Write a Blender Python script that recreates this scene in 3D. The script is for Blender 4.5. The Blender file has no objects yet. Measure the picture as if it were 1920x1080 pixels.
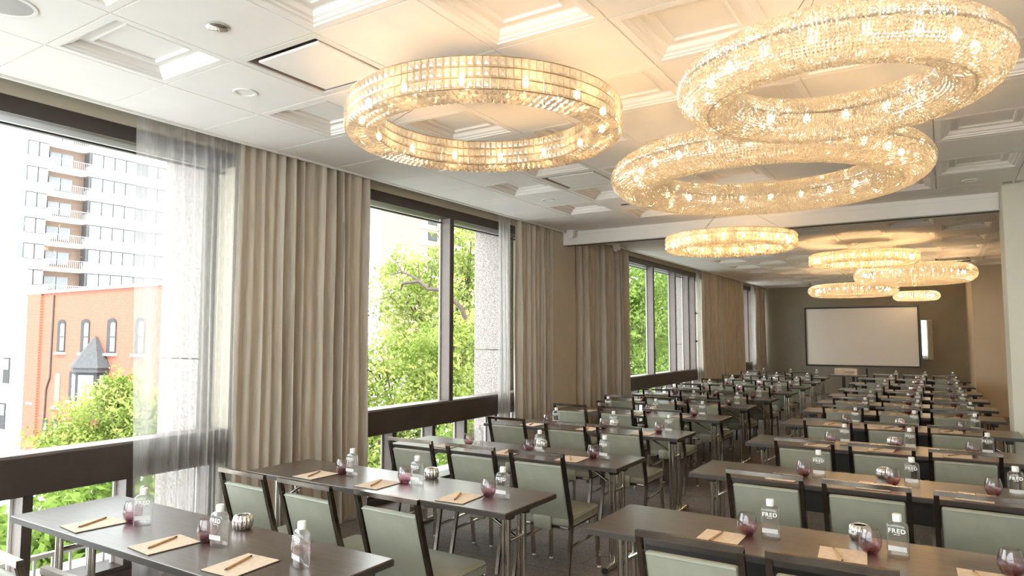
import bpy, bmesh, math, random
import numpy as np
from mathutils import Vector, Matrix
PI = math.pi
random.seed(7)
rng = np.random.default_rng(7)
scene = bpy.context.scene
COL = scene.collection

# ------------------------------------------------------------------ camera
F_PX, VPX, VPY, EYE = 1270.0, 1768.0, 632.0, 1.75
pitch = math.atan((VPY - 540) / F_PX)
yaw = math.atan((VPX - 960) / math.hypot(F_PX, VPY - 540))
cam_data = bpy.data.cameras.new('camera')
cam_data.sensor_width = 36.0
cam_data.lens = 36.0 * F_PX / 1920.0
cam_data.clip_end = 400
cam_data.clip_start = 0.05
cam = bpy.data.objects.new('camera', cam_data)
cam.location = (0, 0, EYE)
cam.rotation_euler = (PI / 2 + pitch, 0, yaw)
COL.objects.link(cam)
scene.camera = cam

# ------------------------------------------------------------------ world, sun, exposure
WORLD_STRENGTH = 3.0
world = bpy.data.worlds.new('sky')
scene.world = world
world.use_nodes = True
wn = world.node_tree.nodes
wn['Background'].inputs['Color'].default_value = (0.93, 0.97, 1.0, 1)
wn['Background'].inputs['Strength'].default_value = WORLD_STRENGTH
sun_data = bpy.data.lights.new('sun', 'SUN')
sun_data.energy = 2.4
sun_data.angle = math.radians(2)
sun_data.color = (1.0, 0.95, 0.86)
sun = bpy.data.objects.new('sun', sun_data)
sun.rotation_euler = Vector((-0.62, 0.50, -0.75)).to_track_quat('-Z', 'Y').to_euler()
COL.objects.link(sun)
vs = scene.view_settings
vs.view_transform = 'Standard'
vs.look = 'None'
vs.gamma = 1.0
vs.exposure = 1.3
vs.use_curve_mapping = False
cy = scene.cycles
cy.max_bounces = 10
cy.diffuse_bounces = 5
cy.glossy_bounces = 4
cy.transmission_bounces = 6
cy.transparent_max_bounces = 24
cy.sample_clamp_indirect = 6.0
cy.caustics_reflective = False
cy.caustics_refractive = False
BULB_STRENGTH = 46.0
DOWNLIGHT_STRENGTH = 30.0

# ------------------------------------------------------------------ materials
MATS = {}
def new_mat(name):
    m = bpy.data.materials.new(name)
    m.use_nodes = True
    nt = m.node_tree
    b = nt.nodes['Principled BSDF']
    MATS[name] = m
    return m, nt, b
def setp(b, **kw):
    names = {'color': 'Base Color', 'rough': 'Roughness', 'metal': 'Metallic', 'spec': 'Specular IOR Level',
             'coat': 'Coat Weight', 'sheen': 'Sheen Weight', 'alpha': 'Alpha', 'trans': 'Transmission Weight'}
    for k, v in kw.items():
        if k == 'color' and len(v) == 3:
            v = (*v, 1)
        b.inputs[names[k]].default_value = v
def noise_mix(nt, c1, c2, scale, detail=3, coords='Object', stretch=(1, 1, 1), lo=0.35, hi=0.65):
    tc = nt.nodes.new('ShaderNodeTexCoord')
    mp = nt.nodes.new('ShaderNodeMapping')
    mp.inputs['Scale'].default_value = stretch
    nz = nt.nodes.new('ShaderNodeTexNoise')
    nz.inputs['Scale'].default_value = scale
    nz.inputs['Detail'].default_value = detail
    cr = nt.nodes.new('ShaderNodeValToRGB')
    cr.color_ramp.elements[0].position = lo
    cr.color_ramp.elements[1].position = hi
    cr.color_ramp.elements[0].color = (*c1, 1)
    cr.color_ramp.elements[1].color = (*c2, 1)
    nt.links.new(tc.outputs[coords], mp.inputs['Vector'])
    nt.links.new(mp.outputs['Vector'], nz.inputs['Vector'])
    nt.links.new(nz.outputs['Fac'], cr.inputs['Fac'])
    return nz, cr
def bump(nt, b, src, strength, dist=0.01):
    bp = nt.nodes.new('ShaderNodeBump')
    bp.inputs['Strength'].default_value = strength
    bp.inputs['Distance'].default_value = dist
    nt.links.new(src, bp.inputs['Height'])
    nt.links.new(bp.outputs['Normal'], b.inputs['Normal'])
def plain(name, color, rough=0.5, var=0.06, scale=6.0, bumpv=0.0, stretch=(1, 1, 1), **kw):
    m, nt, b = new_mat(name)
    setp(b, rough=rough, **kw)
    c1 = tuple(max(0, c * (1 - var)) for c in color)
    c2 = tuple(min(1, c * (1 + var)) for c in color)
    nz, cr = noise_mix(nt, c1, c2, scale, stretch=stretch)
    nt.links.new(cr.outputs['Color'], b.inputs['Base Color'])
    if bumpv:
        bump(nt, b, nz.outputs['Fac'], bumpv, 0.004)
    return m
def mix_transparent(name, tint, fac, gloss_rough=0.03, fresnel=1.45, expo=4.5):
    """clear thin-walled glass: transparent with a fresnel reflection"""
    m = bpy.data.materials.new(name); m.use_nodes = True
    nt = m.node_tree; nt.nodes.clear()
    out = nt.nodes.new('ShaderNodeOutputMaterial')
    tr = nt.nodes.new('ShaderNodeBsdfTransparent'); tr.inputs['Color'].default_value = (*tint, 1)
    gl = nt.nodes.new('ShaderNodeBsdfGlossy'); gl.inputs['Roughness'].default_value = gloss_rough
    lw = nt.nodes.new('ShaderNodeLayerWeight'); lw.inputs['Blend'].default_value = 0.5
    pw = nt.nodes.new('ShaderNodeMath'); pw.operation = 'POWER'; pw.inputs[1].default_value = expo
    mu = nt.nodes.new('ShaderNodeMath'); mu.operation = 'MULTIPLY_ADD'
    mu.inputs[1].default_value = fresnel; mu.inputs[2].default_value = fac
    mx = nt.nodes.new('ShaderNodeMixShader')
    nt.links.new(lw.outputs['Facing'], pw.inputs[0])
    nt.links.new(pw.outputs[0], mu.inputs[0])
    nt.links.new(mu.outputs[0], mx.inputs['Fac'])
    nt.links.new(tr.outputs[0], mx.inputs[1])
    nt.links.new(gl.outputs[0], mx.inputs[2])
    nt.links.new(mx.outputs[0], out.inputs['Surface'])
    MATS[name] = m
    return m
def emissive(name, color, strength):
    m = bpy.data.materials.new(name); m.use_nodes = True
    nt = m.node_tree; nt.nodes.clear()
    out = nt.nodes.new('ShaderNodeOutputMaterial')
    em = nt.nodes.new('ShaderNodeEmission')
    em.inputs['Color'].default_value = (*color, 1); em.inputs['Strength'].default_value = strength
    nt.links.new(em.outputs[0], out.inputs['Surface'])
    MATS[name] = m
    return m

plain('ceiling_white', (0.87, 0.835, 0.80), 0.75, 0.015, 3)
plain('trim_white', (0.85, 0.83, 0.79), 0.5, 0.01, 3)
plain('void_dark', (0.10, 0.09, 0.085), 0.9, 0.05, 3)
plain('diffuser_metal', (0.80, 0.78, 0.75), 0.45, 0.02, 3)
plain('wall_beige', (0.55, 0.485, 0.38), 0.7, 0.03, 2.5)
plain('wall_cream', (0.72, 0.69, 0.58), 0.6, 0.02, 2.0)
plain('wall_taupe', (0.30, 0.26, 0.20), 0.8, 0.05, 2.0)
plain('wall_tan', (0.58, 0.48, 0.35), 0.7, 0.03, 2.0)
plain('frame_brown', (0.055, 0.042, 0.036), 0.38, 0.12, 4.0)
plain('mullion_bronze', (0.21, 0.165, 0.15), 0.4, 0.06, 4.0)
plain('curtain_satin', (0.49, 0.43, 0.35), 0.40, 0.10, 5.0, stretch=(6, 6, 0.6), sheen=0.3)
plain('lining_beige', (0.50, 0.44, 0.35), 0.7, 0.04, 5.0)
plain('sage_vinyl', (0.285, 0.285, 0.225), 0.42, 0.05, 9.0, 0.02)
plain('sage_piping', (0.33, 0.345, 0.275), 0.35, 0.04, 9.0)
plain('table_edge', (0.045, 0.036, 0.032), 0.45, 0.08, 6.0)
plain('black_plastic', (0.012, 0.012, 0.013), 0.45, 0.1, 8.0)
plain('black_frame', (0.018, 0.014, 0.012), 0.4, 0.1, 4.0)
plain('panel_dark', (0.03, 0.025, 0.022), 0.5, 0.1, 4.0)
plain('screen_fabric', (0.82, 0.80, 0.76), 0.85, 0.01, 1.0)
plain('kraft_paper', (0.73, 0.585, 0.45), 0.8, 0.07, 40.0)
plain('pen_wood', (0.50, 0.30, 0.13), 0.5, 0.10, 30.0)
plain('cap_white', (0.88, 0.88, 0.87), 0.35, 0.01, 4.0)
plain('print_white', (0.92, 0.92, 0.91), 0.6, 0.01, 4.0)
plain('white_plastic', (0.82, 0.81, 0.78), 0.4, 0.01, 4.0)
plain('box_card', (0.70, 0.60, 0.52), 0.7, 0.05, 6.0)
plain('box_print', (0.30, 0.24, 0.20), 0.7, 0.05, 6.0)

# table top laminate
m, nt, b = new_mat('table_laminate')
setp(b, rough=0.30, spec=0.6, coat=0.35)
b.inputs['Coat Roughness'].default_value = 0.22
nz, cr = noise_mix(nt, (0.064, 0.046, 0.036), (0.094, 0.069, 0.055), 5, 5, stretch=(1.2, 14, 1))
nt.links.new(cr.outputs['Color'], b.inputs['Base Color'])
bump(nt, b, nz.outputs['Fac'], 0.03, 0.002)
# chrome
m, nt, b = new_mat('chrome')
setp(b, metal=1.0, rough=0.12)
nz, cr = noise_mix(nt, (0.60, 0.56, 0.51), (0.70, 0.66, 0.61), 12)
nt.links.new(cr.outputs['Color'], b.inputs['Base Color'])
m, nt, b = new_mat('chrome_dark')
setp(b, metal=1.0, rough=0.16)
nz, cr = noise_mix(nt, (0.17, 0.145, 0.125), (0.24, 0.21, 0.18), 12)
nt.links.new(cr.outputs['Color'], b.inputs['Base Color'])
m, nt, b = new_mat('silver_polished')
setp(b, metal=1.0, rough=0.08)
nz, cr = noise_mix(nt, (0.78, 0.75, 0.71), (0.88, 0.86, 0.83), 12)
nt.links.new(cr.outputs['Color'], b.inputs['Base Color'])
m, nt, b = new_mat('brass_wire')
setp(b, metal=1.0, rough=0.3)
nz, cr = noise_mix(nt, (0.50, 0.40, 0.26), (0.62, 0.52, 0.36), 12)
nt.links.new(cr.outputs['Color'], b.inputs['Base Color'])
m, nt, b = new_mat('mirror_glass')
setp(b, metal=1.0, rough=0.02, color=(0.85, 0.84, 0.80))
# carpet with a faint plank tile pattern
m, nt, b = new_mat('carpet')
setp(b, rough=0.95, spec=0.1)
nz, cr = noise_mix(nt, (0.165, 0.147, 0.135), (0.255, 0.23, 0.213), 90, 3)
tc = nt.nodes.new('ShaderNodeTexCoord')
bk = nt.nodes.new('ShaderNodeTexBrick')
bk.inputs['Scale'].default_value = 1.0
bk.inputs['Brick Width'].default_value = 1.0
bk.inputs['Row Height'].default_value = 0.25
bk.inputs['Mortar Size'].default_value = 0.004
bk.inputs['Color1'].default_value = (0.92, 0.92, 0.92, 1)
bk.inputs['Color2'].default_value = (1.06, 1.05, 1.04, 1)
bk.inputs['Mortar'].default_value = (0.62, 0.60, 0.58, 1)
mx = nt.nodes.new('ShaderNodeMixRGB'); mx.blend_type = 'MULTIPLY'; mx.inputs['Fac'].default_value = 1.0
nt.links.new(tc.outputs['Object'], bk.inputs['Vector'])
nt.links.new(cr.outputs['Color'], mx.inputs['Color1'])
nt.links.new(bk.outputs['Color'], mx.inputs['Color2'])
nt.links.new(mx.outputs['Color'], b.inputs['Base Color'])
bump(nt, b, nz.outputs['Fac'], 0.4, 0.004)
# granite
m, nt, b = new_mat('granite')
setp(b, rough=0.6)
nz, cr = noise_mix(nt, (0.17, 0.14, 0.13), (0.40, 0.355, 0.335), 70, 4, lo=0.38, hi=0.6)
nt.links.new(cr.outputs['Color'], b.inputs['Base Color'])
# far brick (single bricks too small to tell apart)
def brickmat(name, c1, c2, mortar):
    m, nt, b = new_mat(name)
    setp(b, rough=0.85)
    tc = nt.nodes.new('ShaderNodeTexCoord')
    mp = nt.nodes.new('ShaderNodeMapping')
    mp.inputs['Rotation'].default_value = (PI / 2, 0, 0)
    bk = nt.nodes.new('ShaderNodeTexBrick')
    bk.inputs['Scale'].default_value = 1.0
    bk.inputs['Brick Width'].default_value = 0.24
    bk.inputs['Row Height'].default_value = 0.085
    bk.inputs['Mortar Size'].default_value = 0.008
    bk.inputs['Color1'].default_value = (*c1, 1); bk.inputs['Color2'].default_value = (*c2, 1)
    bk.inputs['Mortar'].default_value = (*mortar, 1)
    nt.links.new(tc.outputs['Object'], mp.inputs['Vector'])
    nt.links.new(mp.outputs['Vector'], bk.inputs['Vector'])
    nt.links.new(bk.outputs['Color'], b.inputs['Base Color'])
brickmat('brick_red', (0.32, 0.082, 0.046), (0.26, 0.068, 0.042), (0.29, 0.14, 0.10))
brickmat('brick_brown', (0.20, 0.13, 0.10), (0.24, 0.16, 0.12), (0.25, 0.2, 0.17))
plain('stucco_white', (0.80, 0.79, 0.78), 0.8, 0.03, 0.6)
plain('stucco_pink', (0.72, 0.55, 0.44), 0.8, 0.03, 0.6)
plain('stone_sill', (0.62, 0.52, 0.46), 0.8, 0.05, 2.0)
plain('slate_roof', (0.055, 0.055, 0.06), 0.7, 0.15, 6.0)
plain('tower_pane', (0.20, 0.21, 0.22), 0.3, 0.25, 0.5)
plain('tower_frame', (0.10, 0.10, 0.105), 0.7, 0.1, 1.0)
plain('window_dark', (0.03, 0.03, 0.033), 0.75, 0.1, 2.0)
plain('window_pane', (0.24, 0.26, 0.275), 0.25, 0.15, 0.7)
plain('balcony_metal', (0.35, 0.35, 0.37), 0.5, 0.05, 2.0)
plain('street_grey', (0.55, 0.55, 0.54), 0.9, 0.06, 0.3)
plain('awning_blue', (0.05, 0.16, 0.50), 0.7, 0.05, 1.0)
plain('awning_white', (0.80, 0.82, 0.85), 0.7, 0.03, 1.0)
plain('bark', (0.075, 0.055, 0.042), 0.9, 0.25, 9.0, 0.3, stretch=(3, 3, 0.6))
plain('concrete', (0.50, 0.48, 0.46), 0.85, 0.05, 3.0)
plain('red_paint', (0.38, 0.10, 0.075), 0.5, 0.05, 3.0)
# leaves
def leafmat(name, c1, c2):
    m = bpy.data.materials.new(name); m.use_nodes = True
    nt = m.node_tree; nt.nodes.clear()
    out = nt.nodes.new('ShaderNodeOutputMaterial')
    df = nt.nodes.new('ShaderNodeBsdfDiffuse'); tl = nt.nodes.new('ShaderNodeBsdfTranslucent')
    mx = nt.nodes.new('ShaderNodeMixShader'); mx.inputs['Fac'].default_value = 0.42
    nz, cr = noise_mix(nt, c1, c2, 1.1, 4)
    nt.links.new(cr.outputs['Color'], df.inputs['Color']); nt.links.new(cr.outputs['Color'], tl.inputs['Color'])
    nt.links.new(df.outputs[0], mx.inputs[1]); nt.links.new(tl.outputs[0], mx.inputs[2])
    nt.links.new(mx.outputs[0], out.inputs['Surface'])
    MATS[name] = m
leafmat('leaf_bright', (0.10, 0.155, 0.022), (0.40, 0.45, 0.14))
leafmat('leaf_mid', (0.065, 0.12, 0.018), (0.25, 0.34, 0.085))
# sheer voile
m = bpy.data.materials.new('sheer_voile'); m.use_nodes = True
nt = m.node_tree; nt.nodes.clear()
out = nt.nodes.new('ShaderNodeOutputMaterial')
df = nt.nodes.new('ShaderNodeBsdfDiffuse'); tl = nt.nodes.new('ShaderNodeBsdfTranslucent'); tr = nt.nodes.new('ShaderNodeBsdfTransparent')
nz, cr = noise_mix(nt, (0.60, 0.58, 0.57), (0.70, 0.68, 0.67), 60, 2, stretch=(1, 1, 0.2))
nt.links.new(cr.outputs['Color'], df.inputs['Color']); nt.links.new(cr.outputs['Color'], tl.inputs['Color'])
m1 = nt.nodes.new('ShaderNodeMixShader'); m1.inputs['Fac'].default_value = 0.5
m2 = nt.nodes.new('ShaderNodeMixShader')
lw = nt.nodes.new('ShaderNodeLayerWeight'); lw.inputs['Blend'].default_value = 0.35
ma = nt.nodes.new('ShaderNodeMath'); ma.operation = 'MULTIPLY_ADD'; ma.inputs[1].default_value = -0.50; ma.inputs[2].default_value = 0.64
nt.links.new(lw.outputs['Facing'], ma.inputs[0])
nt.links.new(df.outputs[0], m1.inputs[1]); nt.links.new(tl.outputs[0], m1.inputs[2])
nt.links.new(ma.outputs[0], m2.inputs['Fac'])
nt.links.new(m1.outputs[0], m2.inputs[1]); nt.links.new(tr.outputs[0], m2.inputs[2])
nt.links.new(m2.outputs[0], out.inputs['Surface'])
MATS['sheer_voile'] = m
# crystal: cut glass that lets light through, glints and scatters
def crystal(name, tint, f_tr, f_gl):
    m = bpy.data.materials.new(name); m.use_nodes = True
    nt = m.node_tree; nt.nodes.clear()
    out = nt.nodes.new('ShaderNodeOutputMaterial')
    tl = nt.nodes.new('ShaderNodeBsdfTranslucent'); tr = nt.nodes.new('ShaderNodeBsdfTransparent'); gl = nt.nodes.new('ShaderNodeBsdfGlossy')
    gl.inputs['Roughness'].default_value = 0.12
    nz, cr = noise_mix(nt, tuple(c * 0.8 for c in tint), tint, 45, 2)
    nt.links.new(cr.outputs['Color'], tl.inputs['Color'])
    tr.inputs['Color'].default_value = (1, 0.985, 0.95, 1)
    gl.inputs['Color'].default_value = (0.97, 0.95, 0.90, 1)
    a = nt.nodes.new('ShaderNodeMixShader'); a.inputs['Fac'].default_value = f_gl
    c = nt.nodes.new('ShaderNodeMixShader'); c.inputs['Fac'].default_value = f_tr
    nt.links.new(tl.outputs[0], a.inputs[1]); nt.links.new(gl.outputs[0], a.inputs[2])
    nt.links.new(a.outputs[0], c.inputs[1]); nt.links.new(tr.outputs[0], c.inputs[2])
    nt.links.new(c.outputs[0], out.inputs['Surface'])
    MATS[name] = m
crystal('crystal_bead', (0.97, 0.93, 0.86), 0.05, 0.30)
crystal('crystal_prism', (0.96, 0.92, 0.86), 0.34, 0.44)
emissive('bulb_glow', (1.0, 0.60, 0.26), BULB_STRENGTH)
emissive('bulb_glow_soft', (1.0, 0.67, 0.35), BULB_STRENGTH * 2.6)
emissive('downlight_glow', (1.0, 0.80, 0.56), DOWNLIGHT_STRENGTH)
mix_transparent('window_glass', (0.97, 0.99, 0.98), 0.015, 0.0, 0.45)
mix_transparent('bottle_clear', (0.97, 0.98, 0.98), 0.075, 0.06, 0.95, 2.4)
nt = MATS['bottle_clear'].node_tree
outn = [n for n in nt.nodes if n.type == 'OUTPUT_MATERIAL'][0]; old = outn.inputs['Surface'].links[0].from_socket
tl = nt.nodes.new('ShaderNodeBsdfTranslucent'); tl.inputs['Color'].default_value = (.93, .94, .94, 1)  # white haze stands in for window light refracted by the water
mx = nt.nodes.new('ShaderNodeMixShader'); mx.inputs['Fac'].default_value = .10
nt.links.new(old, mx.inputs[1]); nt.links.new(tl.outputs[0], mx.inputs[2]); nt.links.new(mx.outputs[0], outn.inputs['Surface'])
# plum tinted tumbler glass, deeper colour at the thick base
m = mix_transparent('tumbler_plum', (0.8, 0.6, 0.65), 0.06, 0.03, 0.9, 3.0)
nt = m.node_tree
tc = nt.nodes.new('ShaderNodeTexCoord'); sp = nt.nodes.new('ShaderNodeSeparateXYZ'); cr = nt.nodes.new('ShaderNodeValToRGB')
nt.links.new(tc.outputs['Generated'], sp.inputs[0]); nt.links.new(sp.outputs['Z'], cr.inputs['Fac'])
cr.color_ramp.elements[0].position = 0.03; cr.color_ramp.elements[0].color = (0.40, 0.17, 0.235, 1)
cr.color_ramp.elements[1].position = 0.9; cr.color_ramp.elements[1].color = (0.975, 0.955, 0.96, 1)
e = cr.color_ramp.elements.new(0.16); e.color = (0.78, 0.60, 0.65, 1)
e = cr.color_ramp.elements.new(0.42); e.color = (0.90, 0.81, 0.835, 1)
for n in nt.nodes:
    if n.type == 'BSDF_TRANSPARENT':
        nt.links.new(cr.outputs['Color'], n.inputs['Color'])

# ------------------------------------------------------------------ mesh helpers
class MB:
    def __init__(self):
        self.v = []; self.f = []
    def add(self, vs, fs):
        o = len(self.v)
        self.v.extend([tuple(p) for p in vs])
        self.f.extend([tuple(i + o for i in f) for f in fs])
        return self
    def box(self, x0, x1, y0, y1, z0, z1):
        return self.add([(x0, y0, z0), (x1, y0, z0), (x1, y1, z0), (x0, y1, z0), (x0, y0, z1), (x1, y0, z1), (x1, y1, z1), (x0, y1, z1)],
                        [(0, 3, 2, 1), (4, 5, 6, 7), (0, 1, 5, 4), (1, 2, 6, 5), (2, 3, 7, 6), (3, 0, 4, 7)])
    def bbox(self, x0, x1, y0, y1, z0, z1, bev=0.01, seg=2):
        bm = bmesh.new()
        bmesh.ops.create_cube(bm, size=1.0)
        for v in bm.verts:
            v.co = ((x0 + x1) / 2 + v.co.x * (x1 - x0), (y0 + y1) / 2 + v.co.y * (y1 - y0), (z0 + z1) / 2 + v.co.z * (z1 - z0))
        bmesh.ops.bevel(bm, geom=list(bm.edges), offset=bev, segments=seg, profile=0.5, affect='EDGES')
        bm.verts.index_update()
        self.add([v.co[:] for v in bm.verts], [[v.index for v in f.verts] for f in bm.faces])
        bm.free(); return self
    def tube(self, pts, r, n=8, square=False, cap=True, up=(0, 0, 1)):
        pts = [Vector(p) for p in pts]
        rings = []
        for i, p in enumerate(pts):
            t = (pts[min(i + 1, len(pts) - 1)] - pts[max(i - 1, 0)]).normalized()
            u = Vector(up)
            if abs(t.dot(u)) > 0.95:
                u = Vector((0, 1, 0))
            a = t.cross(u).normalized(); b_ = a.cross(t).normalized()
            rr = r[i] if isinstance(r, (list, tuple)) else r
            ring = []
            for k in range(4 if square else n):
                if square:
                    c, s = [(1, 1), (-1, 1), (-1, -1), (1, -1)][k]
                else:
                    c, s = math.cos(2 * PI * k / n), math.sin(2 * PI * k / n)
                ring.append(p + a * c * rr + b_ * s * rr)
            rings.append(ring)
        m_ = len(rings[0]); vs = [q for rg in rings for q in rg]; fs = []
        for i in range(len(rings) - 1):
            for k in range(m_):
                fs.append((i * m_ + k, i * m_ + (k + 1) % m_, (i + 1) * m_ + (k + 1) % m_, (i + 1) * m_ + k))
        if cap:
            fs.append(tuple(range(m_ - 1, -1, -1)))
            fs.append(tuple((len(rings) - 1) * m_ + k for k in range(m_)))
        return self.add(vs, fs)
    def lathe(self, prof, n=24, c=(0, 0, 0), flute=0.0, nf=0, close=False):
        vs = []; fs = []
        for (r, z) in prof:
            for k in range(n):
                a = 2 * PI * k / n
                rr = r * (1 + flute * math.cos(nf * a)) if nf else r
                vs.append((c[0] + rr * math.cos(a), c[1] + rr * math.sin(a), c[2] + z))
        for i in range(len(prof) - 1):
            for k in range(n):
                fs.append((i * n + k, i * n + (k + 1) % n, (i + 1) * n + (k + 1) % n, (i + 1) * n + k))
        if close:
            fs.append(tuple(range(n - 1, -1, -1))); fs.append(tuple((len(prof) - 1) * n + k for k in range(n)))
        return self.add(vs, fs)
    def prism(self, outline, axis, a0, a1):
        """outline of 2-D points extruded along axis 0/1/2"""
        n = len(outline); vs = []
        for a in (a0, a1):
            for (p, q) in outline:
                vs.append([(a, p, q), (p, a, q), (p, q, a)][axis])
        fs = [tuple(range(n))[::-1], tuple(range(n, 2 * n))]
        for k in range(n):
            fs.append((k, (k + 1) % n, n + (k + 1) % n, n + k))
        return self.add(vs, fs)
    def mesh(self, name, mat, smooth=None):
        me = bpy.data.meshes.new(name)
        me.from_pydata(self.v, [], self.f)
        bm = bmesh.new(); bm.from_mesh(me)
        bmesh.ops.recalc_face_normals(bm, faces=list(bm.faces))
        bm.to_mesh(me); bm.free()
        me.materials.append(MATS[mat])
        if smooth:
            me.shade_smooth()
            me.set_sharp_from_angle(angle=math.radians(smooth))
        me.update()
        return me
    def obj(self, name, mat, parent=None, smooth=None):
        return link(name, self.mesh(name, mat, smooth), parent)
def link(name, me, parent=None):
    o = bpy.data.objects.new(name, me); COL.objects.link(o)
    if parent: o.parent = parent
    return o
def fast_mesh(name, V, T, mat, smooth=False):
    V = np.asarray(V, np.float32).reshape(-1, 3); T = np.asarray(T, np.int32)
    k = T.shape[1]
    me = bpy.data.meshes.new(name)
    me.vertices.add(len(V)); me.vertices.foreach_set('co', V.ravel())
    me.loops.add(T.size); me.loops.foreach_set('vertex_index', T.ravel())
    me.polygons.add(len(T)); me.polygons.foreach_set('loop_start', np.arange(0, T.size, k, dtype=np.int32))
    me.polygons.foreach_set('loop_total', np.full(len(T), k, np.int32))
    me.polygons.foreach_set('use_smooth', np.full(len(T), smooth))
    me.materials.append(MATS[mat]); me.update(calc_edges=True); me.validate()
    return me
def empty(name, loc=(0, 0, 0), rz=0.0):
    o = bpy.data.objects.new(name, None); COL.objects.link(o)
    o.location = loc; o.rotation_euler = (0, 0, rz); o.empty_display_size = 0.1
    return o
def tag(o, label=None, cat=None, group=None, kind=None):
    if label: o['label'] = label
    if cat: o['category'] = cat
    if group: o['group'] = group
    if kind: o['kind'] = kind
    return o
def struct(o):
    o['kind'] = 'structure'; return o
def copy_tree(root, loc, rz, label, group=None):
    r = root.copy(); COL.objects.link(r); r.location = loc; r.rotation_euler = (0, 0, rz)
    r['label'] = label
    if group: r['group'] = group
    for ch in root.children:
        c = ch.copy(); COL.objects.link(c); c.parent = r
        for g in ch.children:
            d = g.copy(); COL.objects.link(d); d.parent = c
    return r

# ------------------------------------------------------------------ room shell
ZC = 3.40            # ceiling
XE = -4.96           # edge of the tiled ceiling, curtain line behind it
XW, XG = -5.22, -5.37   # room face of the window frames, glass plane
YB = 24.0            # end wall
FZ = -0.06           # finished floor
fl = MB().box(-5.5, 2.9, -2.7, YB + .2, -0.2, FZ).obj('floor', 'carpet'); struct(fl)
struct(MB().box(-5.5, .61, YB, YB + .2, FZ, 3.9).obj('wall_end', 'wall_taupe'))
struct(MB().box(.61, 2.3, 19.15, YB + .2, FZ, 3.9).obj('wall_end_return', 'wall_tan'))
struct(MB().box(2.2, 2.4, 9.65, 19.15, FZ, 3.9).obj('wall_right_far', 'wall_tan'))
struct(MB().box(.605, 2.9, 9.02, 9.65, FZ, 3.9).obj('wall_right_pier', 'wall_cream'))
struct(MB().box(2.8, 3.0, -2.7, 9.02, FZ, 3.9).obj('wall_right', 'wall_cream'))
wb = MB().box(-5.6, 3.0, -2.9, -2.7, FZ, .6).box(-5.6, 3.0, -2.9, -2.7, 3.25, 3.9).box(-5.6, -5.0, -2.9, -2.7, .6, 3.25).box(2.5, 3.0, -2.9, -2.7, .6, 3.25)
struct(wb.obj('wall_behind', 'wall_cream'))
w_fill = empty('window_5', (0, 0, 0)); struct(w_fill)  # unseen window, added so daylight falls on chair backs and pier
for k in range(5):
    x0, x1 = -5.0 + k * 1.5, -3.5 + k * 1.5
    MB().box(x0 + .03, x1 - .03, -2.81, -2.80, .63, 3.22).obj('pane', 'window_glass', w_fill)
    MB().box(x1 - .03, x1 + .03, -2.88, -2.72, .6, 3.25).obj('mullion', 'mullion_bronze', w_fill)
# left wall: bulkhead over the windows, piers between them
wl = MB().box(-5.6, -5.21, -2.7, YB, 3.367, 3.9).obj('wall_left', 'wall_beige'); struct(wl)
MB().box(-5.6, -5.21, -2.7, -1.35, FZ, 3.367).obj('pier', 'wall_beige', wl)
MB().box(-5.45, -5.21, 3.66, 4.86, FZ, 3.367).obj('pier', 'wall_beige', wl)
MB().box(-5.45, -5.21, 8.62, 9.08, FZ, 3.367).obj('pier', 'wall_beige', wl)
MB().box(-5.45, -5.02, 9.08, 9.84, FZ, 3.6).obj('pier', 'wall_beige', wl)
MB().box(-5.45, -5.21, 9.84, 11.6, FZ, 3.367).obj('pier', 'wall_beige', wl)
MB().box(-5.45, -5.21, 17.55, 20.7, FZ, 3.367).obj('pier', 'wall_beige', wl)
# roof slab above everything, pocket closed off
struct(MB().box(-5.6, 3.0, -2.9, YB + .2, 3.72, 3.95).obj('ceiling_slab', 'void_dark'))
struct(MB().box(XE - .012, XE + .012, -2.7, YB, ZC - .012, ZC + .10).obj('trim_1', 'trim_white'))
struct(MB().box(-5.21, -5.19, -2.7, YB, FZ, 0.02).obj('baseboard_left', 'frame_brown'))
bb_ = MB().box(-5.2, .6, YB - .012, YB, FZ, .06).obj('baseboard_end', 'wall_taupe'); struct(bb_)

# ceiling: tile grid, coffered tiles in a chequer
PX, PY = 0.705, 0.71
def flat_tile():
    h = PX / 2 - .006; g = PY / 2 - .006
    return MB().box(-h, h, -g, g, 0, .016).mesh('flat_tile', 'ceiling_white')
def coffer_tile():
    prof = [(0.0, 0.0), (.045, 0.0), (.050, .012), (.066, .016), (.071, .030), (.090, .040), (.104, .072), (.112, .078),
            (.150, .078), (.156, .066), (.166, .066), (.172, .088), (.176, .090)]
    prof = [(d, z * .68) for d, z in prof]
    hx, hy = PX / 2 - .006, PY / 2 - .006
    mb = MB(); vs = []; fs = []
    for (d, z) in prof:
        a, b_ = hx - d, hy - d
        vs += [(-a, -b_, z), (a, -b_, z), (a, b_, z), (-a, b_, z)]
    for i in range(len(prof) - 1):
        for k in range(4):
            fs.append((i * 4 + k, i * 4 + (k + 1) % 4, (i + 1) * 4 + (k + 1) % 4, (i + 1) * 4 + k))
    n = (len(prof) - 1) * 4
    fs.append((n, n + 1, n + 2, n + 3))
    o = len(vs)   # outer skirt and back so that the tile has thickness
    vs += [(-hx, -hy, .10), (hx, -hy, .10), (hx, hy, .10), (-hx, hy, .10)]
    for k in range(4):
        fs.append((k, (k + 1) % 4, o + (k + 1) % 4, o + k))
    fs.append((o, o + 1, o + 2, o + 3))
    mb.add(vs, fs)
    return mb.mesh('coffered_tile', 'ceiling_white')
FLAT, COFF = flat_tile(), coffer_tile()
ceil = empty('ceiling', (0, 0, ZC)); struct(ceil)
Y0A, Y0B = 1.73, 9.62
diffusers = {(-5, 1), (-5, 6)}
flat_only = {(-6, 0, 'x')}
rest = MB()
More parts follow.
